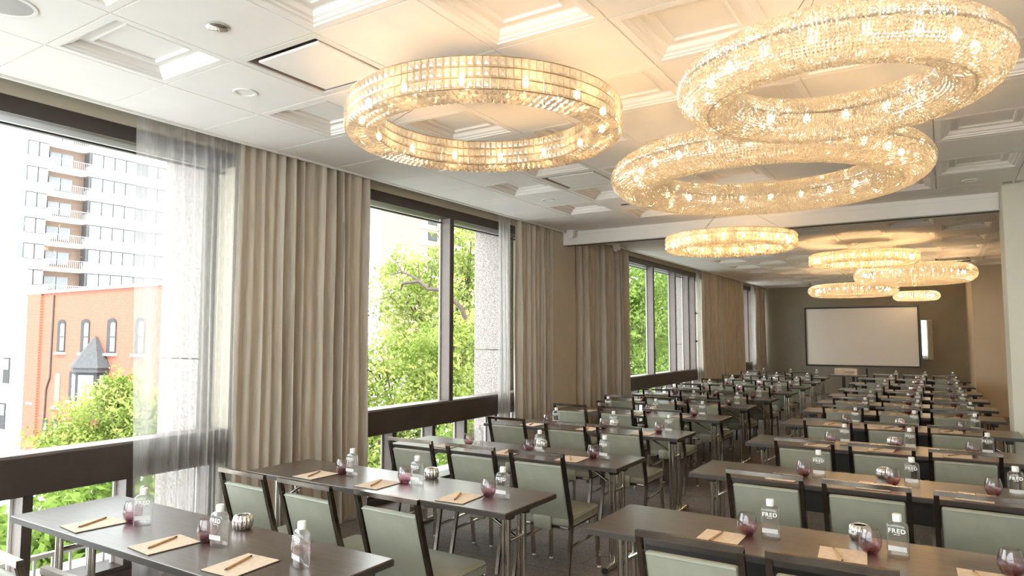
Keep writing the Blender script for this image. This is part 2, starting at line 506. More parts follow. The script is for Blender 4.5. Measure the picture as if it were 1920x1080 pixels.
def put_tile(i, k, y0, coffered, far=False):
    x = (i + .5) * PX; y = y0 + (k + .5) * PY
    me = COFF if coffered else FLAT
    if far:
        rest.add([(v.co.x + x, v.co.y + y, v.co.z) for v in me.vertices], [tuple(p.vertices) for p in me.polygons])
        return
    o = link('coffered_tile' if coffered else 'ceiling_tile', me, ceil)
    o.location = (x, y, 0)
for k in range(-2, 10):
    for i in range(-7, 3):
        if (i, k) in diffusers: continue
        put_tile(i, k, Y0A, i > -7 and (i + k) % 2 == 0)
for k in range(20):
    for i in range(-7, 3):
        if k >= 13 and i > 0: continue
        put_tile(i, k, Y0B, i > -7 and (i + k) % 2 == 1, far=(k >= 15))
r_ = rest.obj('ceiling_tiles', 'ceiling_white', ceil); r_['kind'] = 'stuff'
MB().box(XE, 2.8, -2.7, Y0A - 2 * PY, 0, .02).obj('ceiling_panel', 'ceiling_white', ceil)
MB().box(2.115, 2.8, Y0A - 2 * PY, 9.02, 0, .02).obj('ceiling_panel', 'ceiling_white', ceil)
MB().box(XE, .605, Y0A + 10 * PY, 9.42, 0, .02).obj('ceiling_panel', 'ceiling_white', ceil)
MB().box(-5.0, .62, Y0B + 20 * PY - .006, YB, 0, .02).obj('ceiling_panel', 'ceiling_white', ceil)
tg = MB()
for i in range(-7, 4):
    tg.box(i * PX - .012, i * PX + .012, -2.0, 9.0, .009, .013).box(i * PX - .012, i * PX + .012, 9.62, YB, .009, .013)
for k in range(-2, 11): tg.box(XE, 2.1, Y0A + k * PY - .012, Y0A + k * PY + .012, .0092, .0128)
for k in range(21): tg.box(XE, 2.1, Y0B + k * PY - .012, Y0B + k * PY + .012, .0092, .0128)
tg.obj('grid_bars', 'ceiling_white', ceil)
beam = MB().bbox(-5.02, .605, 9.42, 9.62, 3.195, 3.5, .008, 1).obj('beam', 'trim_white'); struct(beam)
MB().box(-5.0, .60, 9.405, 9.42, 3.345, 3.375).obj('beam_bead', 'trim_white', beam)
MB().box(-5.0, .60, 9.49, 9.55, 3.188, 3.197).obj('track_slot', 'void_dark', beam)
# square plate diffusers in the ceiling
for n_, (i, k) in enumerate(sorted(diffusers)):
    x = (i + .5) * PX; y = Y0A + (k + .5) * PY
    d = empty('ceiling_diffuser', (x, y, ZC))
    tag(d, ['white square plate air diffuser nearest the window curtains and front chandelier', 'white square plate air diffuser between the front chandelier and the beam'][n_], 'diffuser', 'ceiling diffusers')
    h, g = PX / 2 - .006, PY / 2 - .006; w = .045
    fm = MB()
    fm.box(-h, h, -g, -g + w, 0, .02).box(-h, h, g - w, g, 0, .02).box(-h, -h + w, -g + w, g - w, 0, .02).box(h - w, h, -g + w, g - w, 0, .02)
    fm.obj('frame', 'diffuser_metal', d)
    fm = MB()   # flared throat
    fm.add([(-h + w, -g + w, .01), (h - w, -g + w, .01), (h - w, g - w, .01), (-h + w, g - w, .01), (-.2, -.2, .16), (.2, -.2, .16), (.2, .2, .16), (-.2, .2, .16)],
           [(0, 1, 5, 4), (1, 2, 6, 5), (2, 3, 7, 6), (3, 0, 4, 7), (4, 5, 6, 7)])
    fm.obj('throat', 'mullion_bronze', d)
    MB().bbox(-h + .105, h - .065, -g + .085, g - .085, -.004, .012, .004, 1).obj('plate', 'ceiling_white', d)

# ------------------------------------------------------------------ windows
Z_S0, Z_S1, Z_H = 0.69, 0.965, 3.25
def window(n, y0, y1, uppers, lowers, lo_rest=None):
    w = empty('window_%d' % n, (0, 0, 0)); struct(w)
    MB().bbox(XG - .10, XW + .03, y0, y1, Z_S0, Z_S1 - .012, .006, 1).obj('sill_beam', 'frame_brown', w)
    MB().box(XG - .06, XW + .005, y0, y1, Z_S1 - .012, Z_S1).obj('sill_cap', 'mullion_bronze', w)
    MB().box(XG - .08, XW, y0, y1, Z_H, 3.372).obj('head_frame', 'frame_brown', w)
    MB().box(XG - .02, XG + .02, y0, y1, Z_H - .05, Z_H - .036).obj('head_bead', 'black_frame', w)
    MB().box(XG - .08, XW, y0, y1, FZ, 0.055).obj('bottom_frame', 'frame_brown', w)
    ue = [y0] + list(uppers) + [y1]
    for y in uppers:
        mu = MB().box(XG - .02, XW - .002, y, y + .075, Z_S1, Z_H).obj('mullion', 'mullion_bronze', w)
        MB().box(XW - .002, XW + .004, y, y + .078, Z_S1, Z_H).obj('mullion_cover', 'frame_brown', mu)
        MB().box(XG - .005, XG + .012, y - .02, y, Z_S1, Z_H).obj('glazing_bead', 'trim_white', mu)
    for a, b_ in zip(ue[:-1], ue[1:]):
        MB().box(XG - .004, XG + .004, a + .01, b_ - .01, Z_S1, Z_H).obj('pane', 'window_glass', w)
    le = [y0] + list(lowers) + [y1]
    for y in lowers:
        mu = MB().box(XG - .02, XW - .002, y, y + .06, .055, Z_S0).obj('lower_mullion', 'mullion_bronze', w)
        MB().box(XW - .002, XW + .004, y, y + .062, .055, Z_S0).obj('mullion_cover', 'frame_brown', mu)
        MB().box(XG - .005, XG + .012, y - .018, y, .055, Z_S0).obj('glazing_bead', 'trim_white', mu)
    for a, b_ in zip(le[:-1], le[1:]):
        MB().box(XG - .004, XG + .004, a + .01, b_ - .01, .055, Z_S0).obj('lower_pane', 'window_glass', w)
    return w
window(1, -1.35, 3.66, [0.3], [-.55, .13, .80, 1.47, 2.14, 2.82, 3.5])
window(2, 4.86, 8.62, [6.76], [5.07, 5.737, 6.436, 7.08, 7.78, 8.45])
window(3, 11.6, 17.55, [13.87, 15.28, 16.25, 16.76], [12.27, 12.94, 13.6, 14.3, 14.97, 15.64, 16.3, 16.97])
w4 = window(4, 20.7, YB - .02, [22.2, 22.9], [21.4, 22.1, 22.8, 23.4])
for z in (1.62, 2.32):
    MB().box(XW - .03, XW + .06, 16.80, 16.86, z, z + .05).obj('bracket', 'frame_brown', bpy.data.objects['window_3'])

# ------------------------------------------------------------------ curtains
def curtain(name, y0, y1, label, mat='curtain_satin', x=-5.06, n_fold=12, amp=.07, z0=-.05, z1=3.55, seed=0, lead=0.0, dens=1.0, lean=0.0, cat='curtain', group='heavy satin curtains'):
    r = np.random.default_rng(seed)
    N = max(60, int((y1 - y0) / .011)); M = 16
    u = np.linspace(0, 1, N)
    su = u ** dens
    ph = 2 * PI * n_fold * su + .7 * np.sin(2 * PI * su * 2.3 + r.uniform(0, 6)) + 1.1 * np.sin(2 * PI * su * .9 + r.uniform(0, 6))
    am = amp * (0.62 + .38 * np.sin(2 * PI * su * 3.1 + r.uniform(0, 6)))
    nk = n_fold * 2 + 2
    am = am * np.interp(su * (nk - 1), np.arange(nk), r.uniform(.62, 1.25, nk))
    am = np.where(u < lead, am * .18, am)
    zz = np.linspace(z0, z1, M)
    V = np.zeros((M, N, 3))
    for j, z in enumerate(zz):
        t = (z - z0) / (z1 - z0)
        k = 1.0 - .35 * t
        wob = .30 * np.sin(5 * t + 2 * PI * su * 1.7)
        s = np.sin(ph + wob * (1 - t))
        V[j, :, 0] = x + am * k * (s + .22 * np.sin(2 * (ph + wob) + .6)) + .006 * np.sin(9 * t + 20 * su)
        V[j, :, 1] = y0 + (y1 - y0) * u + .35 * am * np.cos(ph) * k + lean * (1 - t) * (1 - u)
        V[j, :, 2] = z
    idx = np.arange(M * N).reshape(M, N)
    T = np.stack([idx[:-1, :-1], idx[:-1, 1:], idx[1:, 1:], idx[1:, :-1]], -1).reshape(-1, 4)
    o = link(name, fast_mesh(name, V, T, mat, True))
    tag(o, label, cat, group)
    return o
curtain('curtain', 3.60, 5.20, 'taupe satin curtain in full folds between the first two windows', seed=1, n_fold=14, amp=.075, lead=.14)
curtain('curtain', 8.04, 9.02, 'taupe satin curtain right of the second window, beside the bare beige pier', seed=2, n_fold=8)
curtain('curtain', 9.90, 12.14, 'taupe satin curtain just beyond the ceiling beam, left of the third window', seed=3, n_fold=11, amp=.085)
curtain('curtain', 16.95, 20.95, 'warm lit satin curtain right of the third window', seed=4, n_fold=14, amp=.11, x=-5.09)
curtain('curtain', 22.75, 23.92, 'satin curtain in the far corner beside the taupe end wall', seed=5, n_fold=8)
curtain('sheer_curtain', 2.70, 3.66, 'white sheer curtain half drawn across the nearest window', 'sheer_voile', x=-5.10, seed=6, n_fold=10, amp=.04, dens=1.6, lean=.10, cat='sheer curtain', group='sheer curtains')
curtain('sheer_curtain', 7.72, 8.0, 'gathered sheer curtain at the right edge of the second window', 'sheer_voile', x=-5.11, seed=7, n_fold=8, amp=.035, cat='sheer curtain', group='sheer curtains')
curtain('sheer_curtain', 16.55, 16.92, 'gathered sheer curtain at the right edge of the third window', 'sheer_voile', x=-5.11, seed=8, n_fold=6, amp=.03, cat='sheer curtain', group='sheer curtains')
curtain('sheer_curtain', 22.25, 22.72, 'bright gathered sheer curtain in the far corner window', 'sheer_voile', x=-5.11, seed=9, n_fold=5, amp=.03, cat='sheer curtain', group='sheer curtains')

# ------------------------------------------------------------------ exterior of the own building
for n_, (a, b_) in enumerate([(3.54, 4.95), (8.50, 9.95), (17.57, 19.0)]):
    c = empty('granite_column', ((-5.78), (a + b_) / 2, 0)); struct(c)
    h = (b_ - a) / 2
    for (z0, z1) in [(-5.3, -1.6), (-1.59, 1.555), (1.565, 5.0)]:
        MB().bbox(-.30, .30, -h, h, z0, z1, .006, 1).obj('granite_block', 'granite', c)
struct(MB().box(-6.08, -5.45, -6, 30, 3.385, 4.6).obj('lintel', 'concrete'))
struct(MB().box(-5.95, -5.46, -6, 30, -.5, -.03).obj('outside_ledge', 'concrete'))
rail = empty('window_guard_rail', (-5.62, 2.9, -.03)); tag(rail, 'low white guard rail outside the nearest lower window', 'railing')
MB().box(-.02, .02, -.9, .62, .17, .20).obj('top_rail', 'white_plastic', rail)
MB().box(-.02, .02, -.9, .62, .0, .03).obj('bottom_rail', 'frame_brown', rail)
bal = MB().box(-.008, .008, -.008, .008, .03, .17).mesh('baluster', 'white_plastic')
for k in range(13):
    o = link('baluster', bal, rail); o.location = (0, -.86 + k * .12, 0)

# ------------------------------------------------------------------ street and far buildings
GZ = -5.3
g_ = MB().box(-140, -6.1, -60, 160, GZ - .3, GZ).obj('street_ground', 'street_grey'); struct(g_)
# brick house
bh = empty('brick_building', (-39, 20, GZ)); tag(bh, 'red brick three storey house with arched windows and slate turret', 'building')
MB().box(-10.1, 10.5, .0, 5, 0, 9.75).obj('wall', 'brick_red', bh)
MB().box(-10.3, 10.6, -.15, 5.2, 9.75, 9.92).obj('parapet_coping', 'stone_sill', bh)
MB().box(-10.15, -8.4, -.14, .05, 0, 9.9).obj('corner_pilaster', 'brick_red', bh)
MB().tube([(-6.9, -.06, 9.6), (-6.95, -.06, 4.6), (-7.35, -.06, 3.9), (-7.5, -.06, 0)], .06, 6).obj('downpipe', 'frame_brown', bh)
def arched(x0, x1, z0, z1, blind=False):
    w = empty('window', ((x0 + x1) / 2, -.02, z0)); w.parent = bh
    hw = (x1 - x0) / 2; H = z1 - z0
    out = [(-hw, 0), (hw, 0)] + [(hw * math.cos(t), H - .22 + .22 * math.sin(t)) for t in np.linspace(0, PI, 7)]
    MB().prism(out, 1, -.02, .03).obj('frame', 'brick_brown' if blind else 'window_dark', w)
    if not blind:
        inn = [(-hw * .05, .1), (hw * .86, .1)] + [(hw * .40 + hw * .46 * math.cos(t), H - .38 + .15 * math.sin(t)) for t in np.linspace(0, PI, 7)]
        MB().prism(inn, 1, -.05, -.015).obj('pane', 'window_pane', w)
        MB().box(-hw * .05, hw * .86, -.07, -.04, H * .45, H * .45 + .06).obj('sash_rail', 'window_dark', w)
    MB().box(-hw - .12, hw + .12, -.14, .02, -.14, 0).obj('sill', 'stone_sill', w)
for x in (-5.83, -3.0, -.1, 2.75, 5.5, 8.2):
    arched(x - .48, x + .48, 6.15, 8.1)
arched(-9.55, -9.0, 3.0, 5.2)
arched(-6.3, -5.7, 2.9, 4.9, True)
arched(-4.6, -3.75, 3.35, 5.15)
for x in (5.4, 8.1): arched(x - .45, x + .45, 3.3, 5.15)
for x in (-7.35, -6.1, -4.7): arched(x - .33, x + .33, .75, 2.15)
tu = empty('turret', (-1.65, -.1, 0)); tu.parent = bh
ro = MB()
n = 6; base = [(1.85 * math.cos(2 * PI * k / n + PI / 6), 1.2 * math.sin(2 * PI * k / n + PI / 6), 5.35) for k in range(n)]
ro.add(base + [(0, 0, 7.15)], [(k, (k + 1) % n, n) for k in range(n)] + [tuple(range(n - 1, -1, -1))])
ro.obj('turret_roof', 'slate_roof', tu)
MB().prism([(1.7 * math.cos(2 * PI * k / n + PI / 6), 1.1 * math.sin(2 * PI * k / n + PI / 6)) for k in range(n)], 2, 5.1, 5.36).obj('turret_cornice', 'slate_roof', tu)
MB().prism([(1.5 * math.cos(2 * PI * k / n + PI / 6), .95 * math.sin(2 * PI * k / n + PI / 6)) for k in range(n)], 2, 2.6, 5.1).obj('turret_body', 'window_dark', tu)
for k in (3, 4, 5):
    a0, a1 = 2 * PI * (k - .5) / n + PI / 3, 2 * PI * (k + .5) / n + PI / 3
    am_ = (2 * PI * k / n + 2 * PI * (k + 1) / n) / 2 + PI / 6
    p0 = Vector((1.5 * math.cos(2 * PI * k / n + PI / 6), .95 * math.sin(2 * PI * k / n + PI / 6), 0)); p1 = Vector((1.5 * math.cos(2 * PI * (k + 1) / n + PI / 6), .95 * math.sin(2 * PI * (k + 1) / n + PI / 6), 0))
    q0 = p0.lerp(p1, .14); q1 = p0.lerp(p1, .86); nn = Vector((math.cos(am_), math.sin(am_), 0)) * .04
    MB().add([q0 + nn + Vector((0, 0, 3.0)), q1 + nn + Vector((0, 0, 3.0)), q1 + nn + Vector((0, 0, 4.95)), q0 + nn + Vector((0, 0, 4.95)),
              q0 + Vector((0, 0, 3.0)), q1 + Vector((0, 0, 3.0)), q1 + Vector((0, 0, 4.95)), q0 + Vector((0, 0, 4.95))],
             [(0, 1, 2, 3), (0, 4, 5, 1), (1, 5, 6, 2), (2, 6, 7, 3), (3, 7, 4, 0)]).obj('turret_pane', 'window_pane', tu)
# white sided house at the far left
wh = empty('white_house', (-58.2, 20.2, GZ)); tag(wh, 'pale sided house left of the red brick building', 'building')
MB().box(-10, 9.0, 0, 9, 0, 8.5).obj('wall', 'stucco_white', wh)
MB().box(-10.1, 9.0, -.15, 9, 8.5, 8.65).obj('roof_edge', 'stone_sill', wh)
for (x, z) in ((5.3, 4.0), (5.0, 1.0)):
    w = MB().box(x, x + .9, -.06, .02, z, z + 1.7).obj('window', 'window_dark', wh)
    MB().box(x + .1, x + .8, -.09, -.05, z + .9, z + 1.6).obj('pane', 'window_pane', w)
pk = empty('pink_house', (-70, 22, GZ)); tag(pk, 'faint peach building behind the pale house at far left', 'building')
MB().box(-9, 0, -10, 6.2, 0, 13.6).obj('wall', 'stucco_pink', pk)
MB().box(-9.2, .2, -10.2, 6.4, 13.6, 14.1).obj('parapet', 'stucco_white', pk)
# apartment tower
tw = empty('apartment_tower', (-80, 31.7, GZ)); tag(tw, 'tall white apartment tower with balconies and window bands', 'building')
MB().box(-14, -1.4, 0, 27, 0, 46).obj('core', 'stucco_white', tw)
FH = 2.72
slab_m = MB().box(-1.4, 1.0, 1.9, 5.9, 0, .16).mesh('balcony_slab', 'stucco_white')
sp_l = MB().box(-1.4, 0, 0, 2.0, 0, 1.05).mesh('spandrel', 'stucco_white')
sp_r = MB().box(-1.4, 0, 6.1, 27, 0, 1.15).mesh('spandrel', 'stucco_white')
back = MB().box(-1.42, -1.3, 2.0, 6.1, 0, FH).mesh('recess_wall', 'brick_brown')
winl = MB().box(-.25, -.08, .10, .95, 0, 1.5).mesh('window', 'tower_pane')
winr = MB().box(-.25, -.08, 0, 1.13, 0, 1.40).mesh('window', 'tower_pane')
band_l = MB().box(-1.4, -.2, 0, 2.0, 0, FH).mesh('band_frame', 'tower_frame')
band_r = MB().box(-1.4, -.2, 6.1, 27, 0, FH).mesh('band_frame', 'tower_frame')
railm = MB()
railm.box(.95, 1.0, 2.0, 5.9, .95, 1.0).box(.95, 1.0, 2.0, 5.9, .1, .14)
for k in range(20): railm.box(.96, .99, 2.0 + k * .2, 2.03 + k * .2, .14, .95)
railm = railm.mesh('balcony_railing', 'balcony_metal')
side = MB().box(-1.4, 1.0, 1.9, 2.05, 0, 1.05).mesh('balcony_side', 'balcony_metal')
for k in range(3, 16):
    z = k * FH + .55
    for me in (band_l, band_r):
        o = link(me.name, me, tw); o.location = (0, 0, z)
    for me in (sp_l, sp_r, back, slab_m, railm, side):
        o = link(me.name.split('.')[0], me, tw); o.location = (0, 0, z + (.12 if me in (railm, side) else 0))
    for yy in (0, 1.0):
        o = link('window', winl, tw); o.location = (0, yy, z + 1.12)
    for yy in (2.5, 3.7):
        o = link('balcony_window', winr, tw); o.location = (-1.05, yy, z + .75)
    for q in range(12):
        if q % 5 == 4: continue
        o = link('window', winr, tw); o.location = (0, 6.35 + q * 1.27, z + 1.2)
bt = empty('brown_tower', (-80, 95, GZ)); tag(bt, 'distant brown tower seen above the trees through the second window', 'building')
MB().box(-10, 0, 0, 24, 0, 42).obj('wall', 'brick_brown', bt)
for k in range(6, 13):
    MB().box(-.1, .5, -.2, 24.2, k * 3, k * 3 + .5).obj('floor_band', 'stucco_white', bt)
    for q in range(5):
        MB().box(-.1, .1, 2 + q * 4.6, 4.6 + q * 4.6, k * 3 + 1.0, k * 3 + 2.5).obj('window', 'window_dark', bt)
# awning over the shop below, lettered valance
aw = empty('shop_awning', (-14.5, 7.0, -2.75)); tag(aw, 'blue and white lettered shop awning below the nearest window', 'awning')
MB().add([(0, -2.6, .28), (0, 3.4, .28), (-2.6, 3.4, 1.3), (-2.6, -2.6, 1.3), (0, -2.6, .24), (0, 3.4, .24), (-2.6, 3.4, 1.26), (-2.6, -2.6, 1.26)],
         [(0, 1, 2, 3), (7, 6, 5, 4), (0, 4, 5, 1), (1, 5, 6, 2), (2, 6, 7, 3), (3, 7, 4, 0)]).obj('canopy', 'awning_white', aw)
MB().box(-.02, .02, -2.6, 3.4, -.02, .28).obj('valance', 'awning_blue', aw)
MB().box(-5, -2.6, -2.6, 3.4, -2.5, 1.2).obj('shop_front', 'stucco_white', aw)
MB().box(-2.7, -2.55, -2.6, 3.4, 1.2, 1.55).obj('fascia', 'awning_blue', aw)
def text_mesh(name, s, size, mat, extrude=.001, bold=0.0, align='CENTER'):
    cu = bpy.data.curves.new(name, 'FONT'); cu.body = s; cu.size = size; cu.extrude = extrude; cu.offset = bold
    cu.align_x = align; cu.space_character = 1.14; cu.resolution_u = 3
    tmp = bpy.data.objects.new(name + '_tmp', cu); COL.objects.link(tmp)
    dg = bpy.context.evaluated_depsgraph_get()
    me = bpy.data.meshes.new_from_object(tmp.evaluated_get(dg))
    bpy.data.objects.remove(tmp); me.name = name
    me.materials.clear(); me.materials.append(MATS[mat])
    return me
lt = link('lettering', text_mesh('lettering', 'E  OR', .30, 'print_white', .01, .008, 'LEFT'), aw)
lt.location = (.035, -.85, .03); lt.rotation_euler = (PI / 2, 0, PI / 2)
# white van roof behind the sill
vn = empty('white_van', (-24.0, 7.4, GZ)); tag(vn, 'white van parked in the street below the brick building', 'van')
MB().bbox(-2.4, 2.0, -1.0, 1.0, .45, 2.35, .22, 3).obj('body', 'cap_white', vn, 40)
MB().box(1.3, 2.02, -.85, .85, 1.4, 2.0).obj('windscreen', 'window_dark', vn)
for (x, y) in ((-1.6, -1.0), (-1.6, .8), (1.2, -1.0), (1.2, .8)):
    MB().tube([(x, y, .36), (x, y + .2, .36)], .36, 14).obj('wheel', 'black_plastic', vn)

# ------------------------------------------------------------------ trees
def tree(loc, trunk_h, blobs, n_leaf, size, label, mat, seed, extra=None):
    r = np.random.default_rng(seed)
    t = empty('street_tree', (loc[0], loc[1], GZ)); tag(t, label, 'tree', 'street trees outside the windows')
    tr = MB()
    tr.tube([(0, 0, 0), (.1, .05, trunk_h * .5), (.0, .15, trunk_h), (.15, .1, trunk_h + 1.4)], [.24, .19, .15, .07], 8)
    tr.obj('trunk', 'bark', t, 60)
    br = MB()
    for (cx, cyy, cz, rad) in blobs:
        p0 = Vector((0, .1, trunk_h * .85)); p1 = Vector((cx, cyy, cz))
        mid = p0.lerp(p1, .5) + Vector((r.uniform(-.3, .3), r.uniform(-.3, .3), .3))
        br.tube([p0, mid, p1], [.09, .06, .025], 6)
        for q in range(4):
            d = Vector(r.normal(size=3)).normalized() * rad * .8
            br.tube([p0.lerp(p1, .75), p1 + d * .5, p1 + d], [.04, .025, .01], 5)
    if extra: extra(br)
    br.obj('branches', 'bark', t, 60)
    tot = sum(b_[3] ** 2.2 for b_ in blobs); V = []; 
    for (cx, cyy, cz, rad) in blobs:
        n = int(n_leaf * rad ** 2.2 / tot)
        # clusters of leaves scattered through a shell
        nc = max(8, n // 22)
        d = r.normal(size=(nc, 3)); d /= np.linalg.norm(d, axis=1)[:, None]
        cc = np.array([cx, cyy, cz]) + d * (rad * r.uniform(.45, 1.05, (nc, 1))) * np.array([1, 1, .85])
        p = np.repeat(cc, 22, axis=0) + r.normal(size=(nc * 22, 3)) * .16 * rad ** .5
        n = len(p)
        a = r.normal(size=(n, 3)); a /= np.linalg.norm(a, axis=1)[:, None]
        b2 = np.cross(a, r.normal(size=(n, 3))); b2 /= np.linalg.norm(b2, axis=1)[:, None]
        s = size * r.uniform(.6, 1.25, (n, 1))
        V.append(np.stack([p - a * s, p + b2 * s * .45, p + a * s, p - b2 * s * .45], 1))
    V = np.concatenate(V); n = len(V)
    T = np.arange(n * 4).reshape(n, 4)
    o = link('foliage', fast_mesh('foliage', V.reshape(-1, 3), T, mat), t); o['kind'] = 'stuff'
    return t
tree((-24.6, 12.3), 2.4, [(0, 0, 4.2, 1.4), (-.9, -.7, 3.3, 1.1), (1.3, .9, 4.1, 1.3), (.9, -.5, 3.1, 1.1), (.2, .5, 5.2, .8), (2.0, 1.7, 4.2, 1.2), (2.6, 2.3, 3.2, 1.2)], 18000, .085,
     'sunlit leafy tree in front of the red brick building', 'leaf_bright', 21)
def bare(br):
    br.tube([(4.0, -1.7, 7.5), (3.9, -1.8, 7.8), (3.73, -1.9, 8.0), (3.36, -2, 8.26), (3.0, -2, 8.29), (2.7, -2, 8.5), (2.35, -2.1, 8.47), (2.13, -2, 8.46), (2.05, -2, 8.27)], [.06, .07, .07, .065, .055, .05, .045, .04, .012], 6)
    br.tube([(2.7, -2, 8.5), (2.4, -1.95, 8.66), (2.09, -2, 8.78), (1.83, -2, 9.14)], [.04, .032, .022, .006], 5)
    br.tube([(2.09, -2, 8.78), (1.84, -2.1, 8.72), (1.5, -2.1, 8.8)], [.025, .015, .005], 5)
    br.tube([(2.7, -2, 8.5), (2.68, -2, 8.75), (2.74, -2.1, 9.02)], [.03, .018, .006], 5)
    br.tube([(3.0, -2, 8.29), (3.2, -2.1, 8.6), (3.25, -2.2, 8.9)], [.03, .018, .006], 5)
tree((-14.2, 15.6), 3.0, [(0, 0, 5.6, 1.9), (-1.7, -1.6, 5.2, 1.7), (1.5, 1.2, 6.4, 1.8), (.4, -1.0, 4.0, 1.8), (-2.5, -2.4, 6.6, 1.1), (1.9, .2, 4.6, 1.6), (-1.2, -.2, 3.2, 1.8), (-3.2, -2.6, 4.0, 1.5)], 30000, .085,
     'bright green tree with a bare branch outside the second window', 'leaf_bright', 22, bare)
tree((-15.3, 21.0), 4.0, [(0, 0, 8.2, 2.2), (-1.6, -1.7, 8.8, 1.7), (1.6, 1.4, 9.2, 2.0), (.4, 1.9, 6.6, 2.0), (-1.2, -.6, 6.2, 2.0), (1.7, 1.6, 5.2, 2.0), (0, 0, 10.4, 1.5)], 24000, .10,
     'taller tree behind, filling the right pane of the second window', 'leaf_bright', 23)
tree((-13.6, 29.5), 4.0, [(0, 0, 8.0, 2.6), (-1.7, -2.2, 8.2, 2.2), (1.8, 2.4, 8.6, 2.4), (.4, 2.6, 5.8, 2.2), (-1.2, -2.0, 5.2, 2.3), (0, 0, 10.3, 1.8)], 22000, .13,
     'green tree outside the left pane of the third window', 'leaf_mid', 24)
tree((-14.6, 39.0), 4.0, [(0, 0, 8.0, 3.0), (-1.7, -2.6, 8.2, 2.4), (1.8, 2.6, 8.6, 2.6), (.4, 2.6, 5.8, 2.4), (-1.2, -2.4, 5.2, 2.5), (0, 0, 11.0, 2.0)], 18000, .15,
     'green tree outside the right pane of the third window', 'leaf_mid', 25)
tree((-12.2, 6.0), 2.2, [(0, 0, 3.9, 1.15), (-.9, 1.0, 3.7, 1.0), (.5, -.9, 3.5, .9), (.4, 1.5, 3.9, 1.1), (-1.0, -1.0, 3.4, .8)], 9000, .10,
     'low leafy tree seen through the lower panes beside the sheer curtain', 'leaf_mid', 26)
tree((-9.4, 12.9), 1.8, [(0, 0, 3.6, 1.4), (-1.1, -1.2, 3.2, 1.2), (.5, 1.2, 3.6, 1.4), (.3, -2.0, 3.0, 1.2)], 8000, .10,
     'leafy shrub tree behind the lower panes of the second window', 'leaf_mid', 27)

# ------------------------------------------------------------------ furniture prototypes
ORD = ['nearest', 'second', 'third', 'fourth', 'fifth', 'sixth', 'seventh', 'eighth', 'ninth', 'tenth', 'farthest']
SEAT = ['left', 'middle', 'right']
def make_chair():
    c = empty('banquet_chair')
    tag(c, 'x', 'chair', 'sage vinyl chairs at the rows of tables')
    hw = .2075
    # seat cushion, slightly crowned with rounded edges
    s = MB().bbox(-.213, .213, -.215, .285, .405, .485, .022, 3)
    s.v = [(x * (1 - .04 * (y < -.1)), y, z + (.012 * (1 - (x / .21) ** 2) * (1 - ((y - .03) / .26) ** 2) if z > .46 else 0)) for (x, y, z) in s.v]
    so = s.obj('seat', 'sage_vinyl', c, 50)
    w = MB()
    for z in (.468, .424):
        pts = [(-.214, -.19, z), (-.214, .262, z), (-.19, .287, z), (.19, .287, z), (.214, .262, z), (.214, -.19, z)]
        w.tube(pts, .0042, 5)
    w.obj('piping', 'sage_piping', so, 60)
    # backrest pad leaning back, front and rear faces padded
    p = MB().bbox(-hw + .018, hw - .018, -.019, .019, 0, .40, .013, 3)
    def lean(v):
        x, y, z = v
        t = z / .43
        bulge = (1 - (x / .19) ** 2) * math.sin(PI * min(max(t, 0), 1)) * .010
        return (x, -.198 - .127 * t + y + (bulge if y > 0 else -bulge), .462 + z)
    p.v = [lean(v) for v in p.v]
    po = p.obj('backrest', 'sage_vinyl', c, 50)
    MB().tube([lean((x, -.018, .388)) for x in (-.185, 0, .185)], .004, 5).obj('piping', 'sage_piping', po, 60)
    # flap under the back pad
    MB().bbox(-.085, .055, -.232, -.205, .375, .475, .006, 1).obj('back_flap', 'sage_vinyl', c, 50)
    # rear posts run from the top rail to the floor
    for s_ in (-1, 1):
        x = s_ * hw
        MB().tube([(x, -.347, .938), (x, -.30, .76), (x, -.215, .48), (x, -.208, .40), (x + s_ * .004, -.295, .012)], .0125, square=True, up=(1, 0, 0)).obj('rear_leg', 'chrome_dark', c, 30)
        fo = MB().tube([(s_ * .19, .262, .405), (s_ * .203, .288, .012)], .0125, square=True, up=(1, 0, 0)).obj('front_leg', 'chrome', c, 30)
        MB().lathe([(.0, 0), (.015, 0), (.014, .014), (.0, .014)], 8, (s_ * .203, .288, 0)).obj('glide', 'cap_white', fo)
        MB().tube([(s_ * .206, -.235, .27), (s_ * .197, .268, .275)], .008, square=True, up=(1, 0, 0)).obj('side_stretcher', 'chrome', c)
        MB().tube([(s_ * .19, -.212, .40), (s_ * .12, -.205, .402)], .009, 6).obj('corner_brace', 'chrome', c)
    MB().tube([(-hw - .0125, -.347, .938), (hw + .0125, -.347, .938)], .0125, square=True).obj('top_rail', 'chrome_dark', c)
    MB().box(-.185, .185, -.20, .26, .388, .407).obj('seat_frame', 'chrome_dark', c)
    c.scale = (1.05, 1.0, 1.02)
    return c
TL, TD = 2.27, 0.60
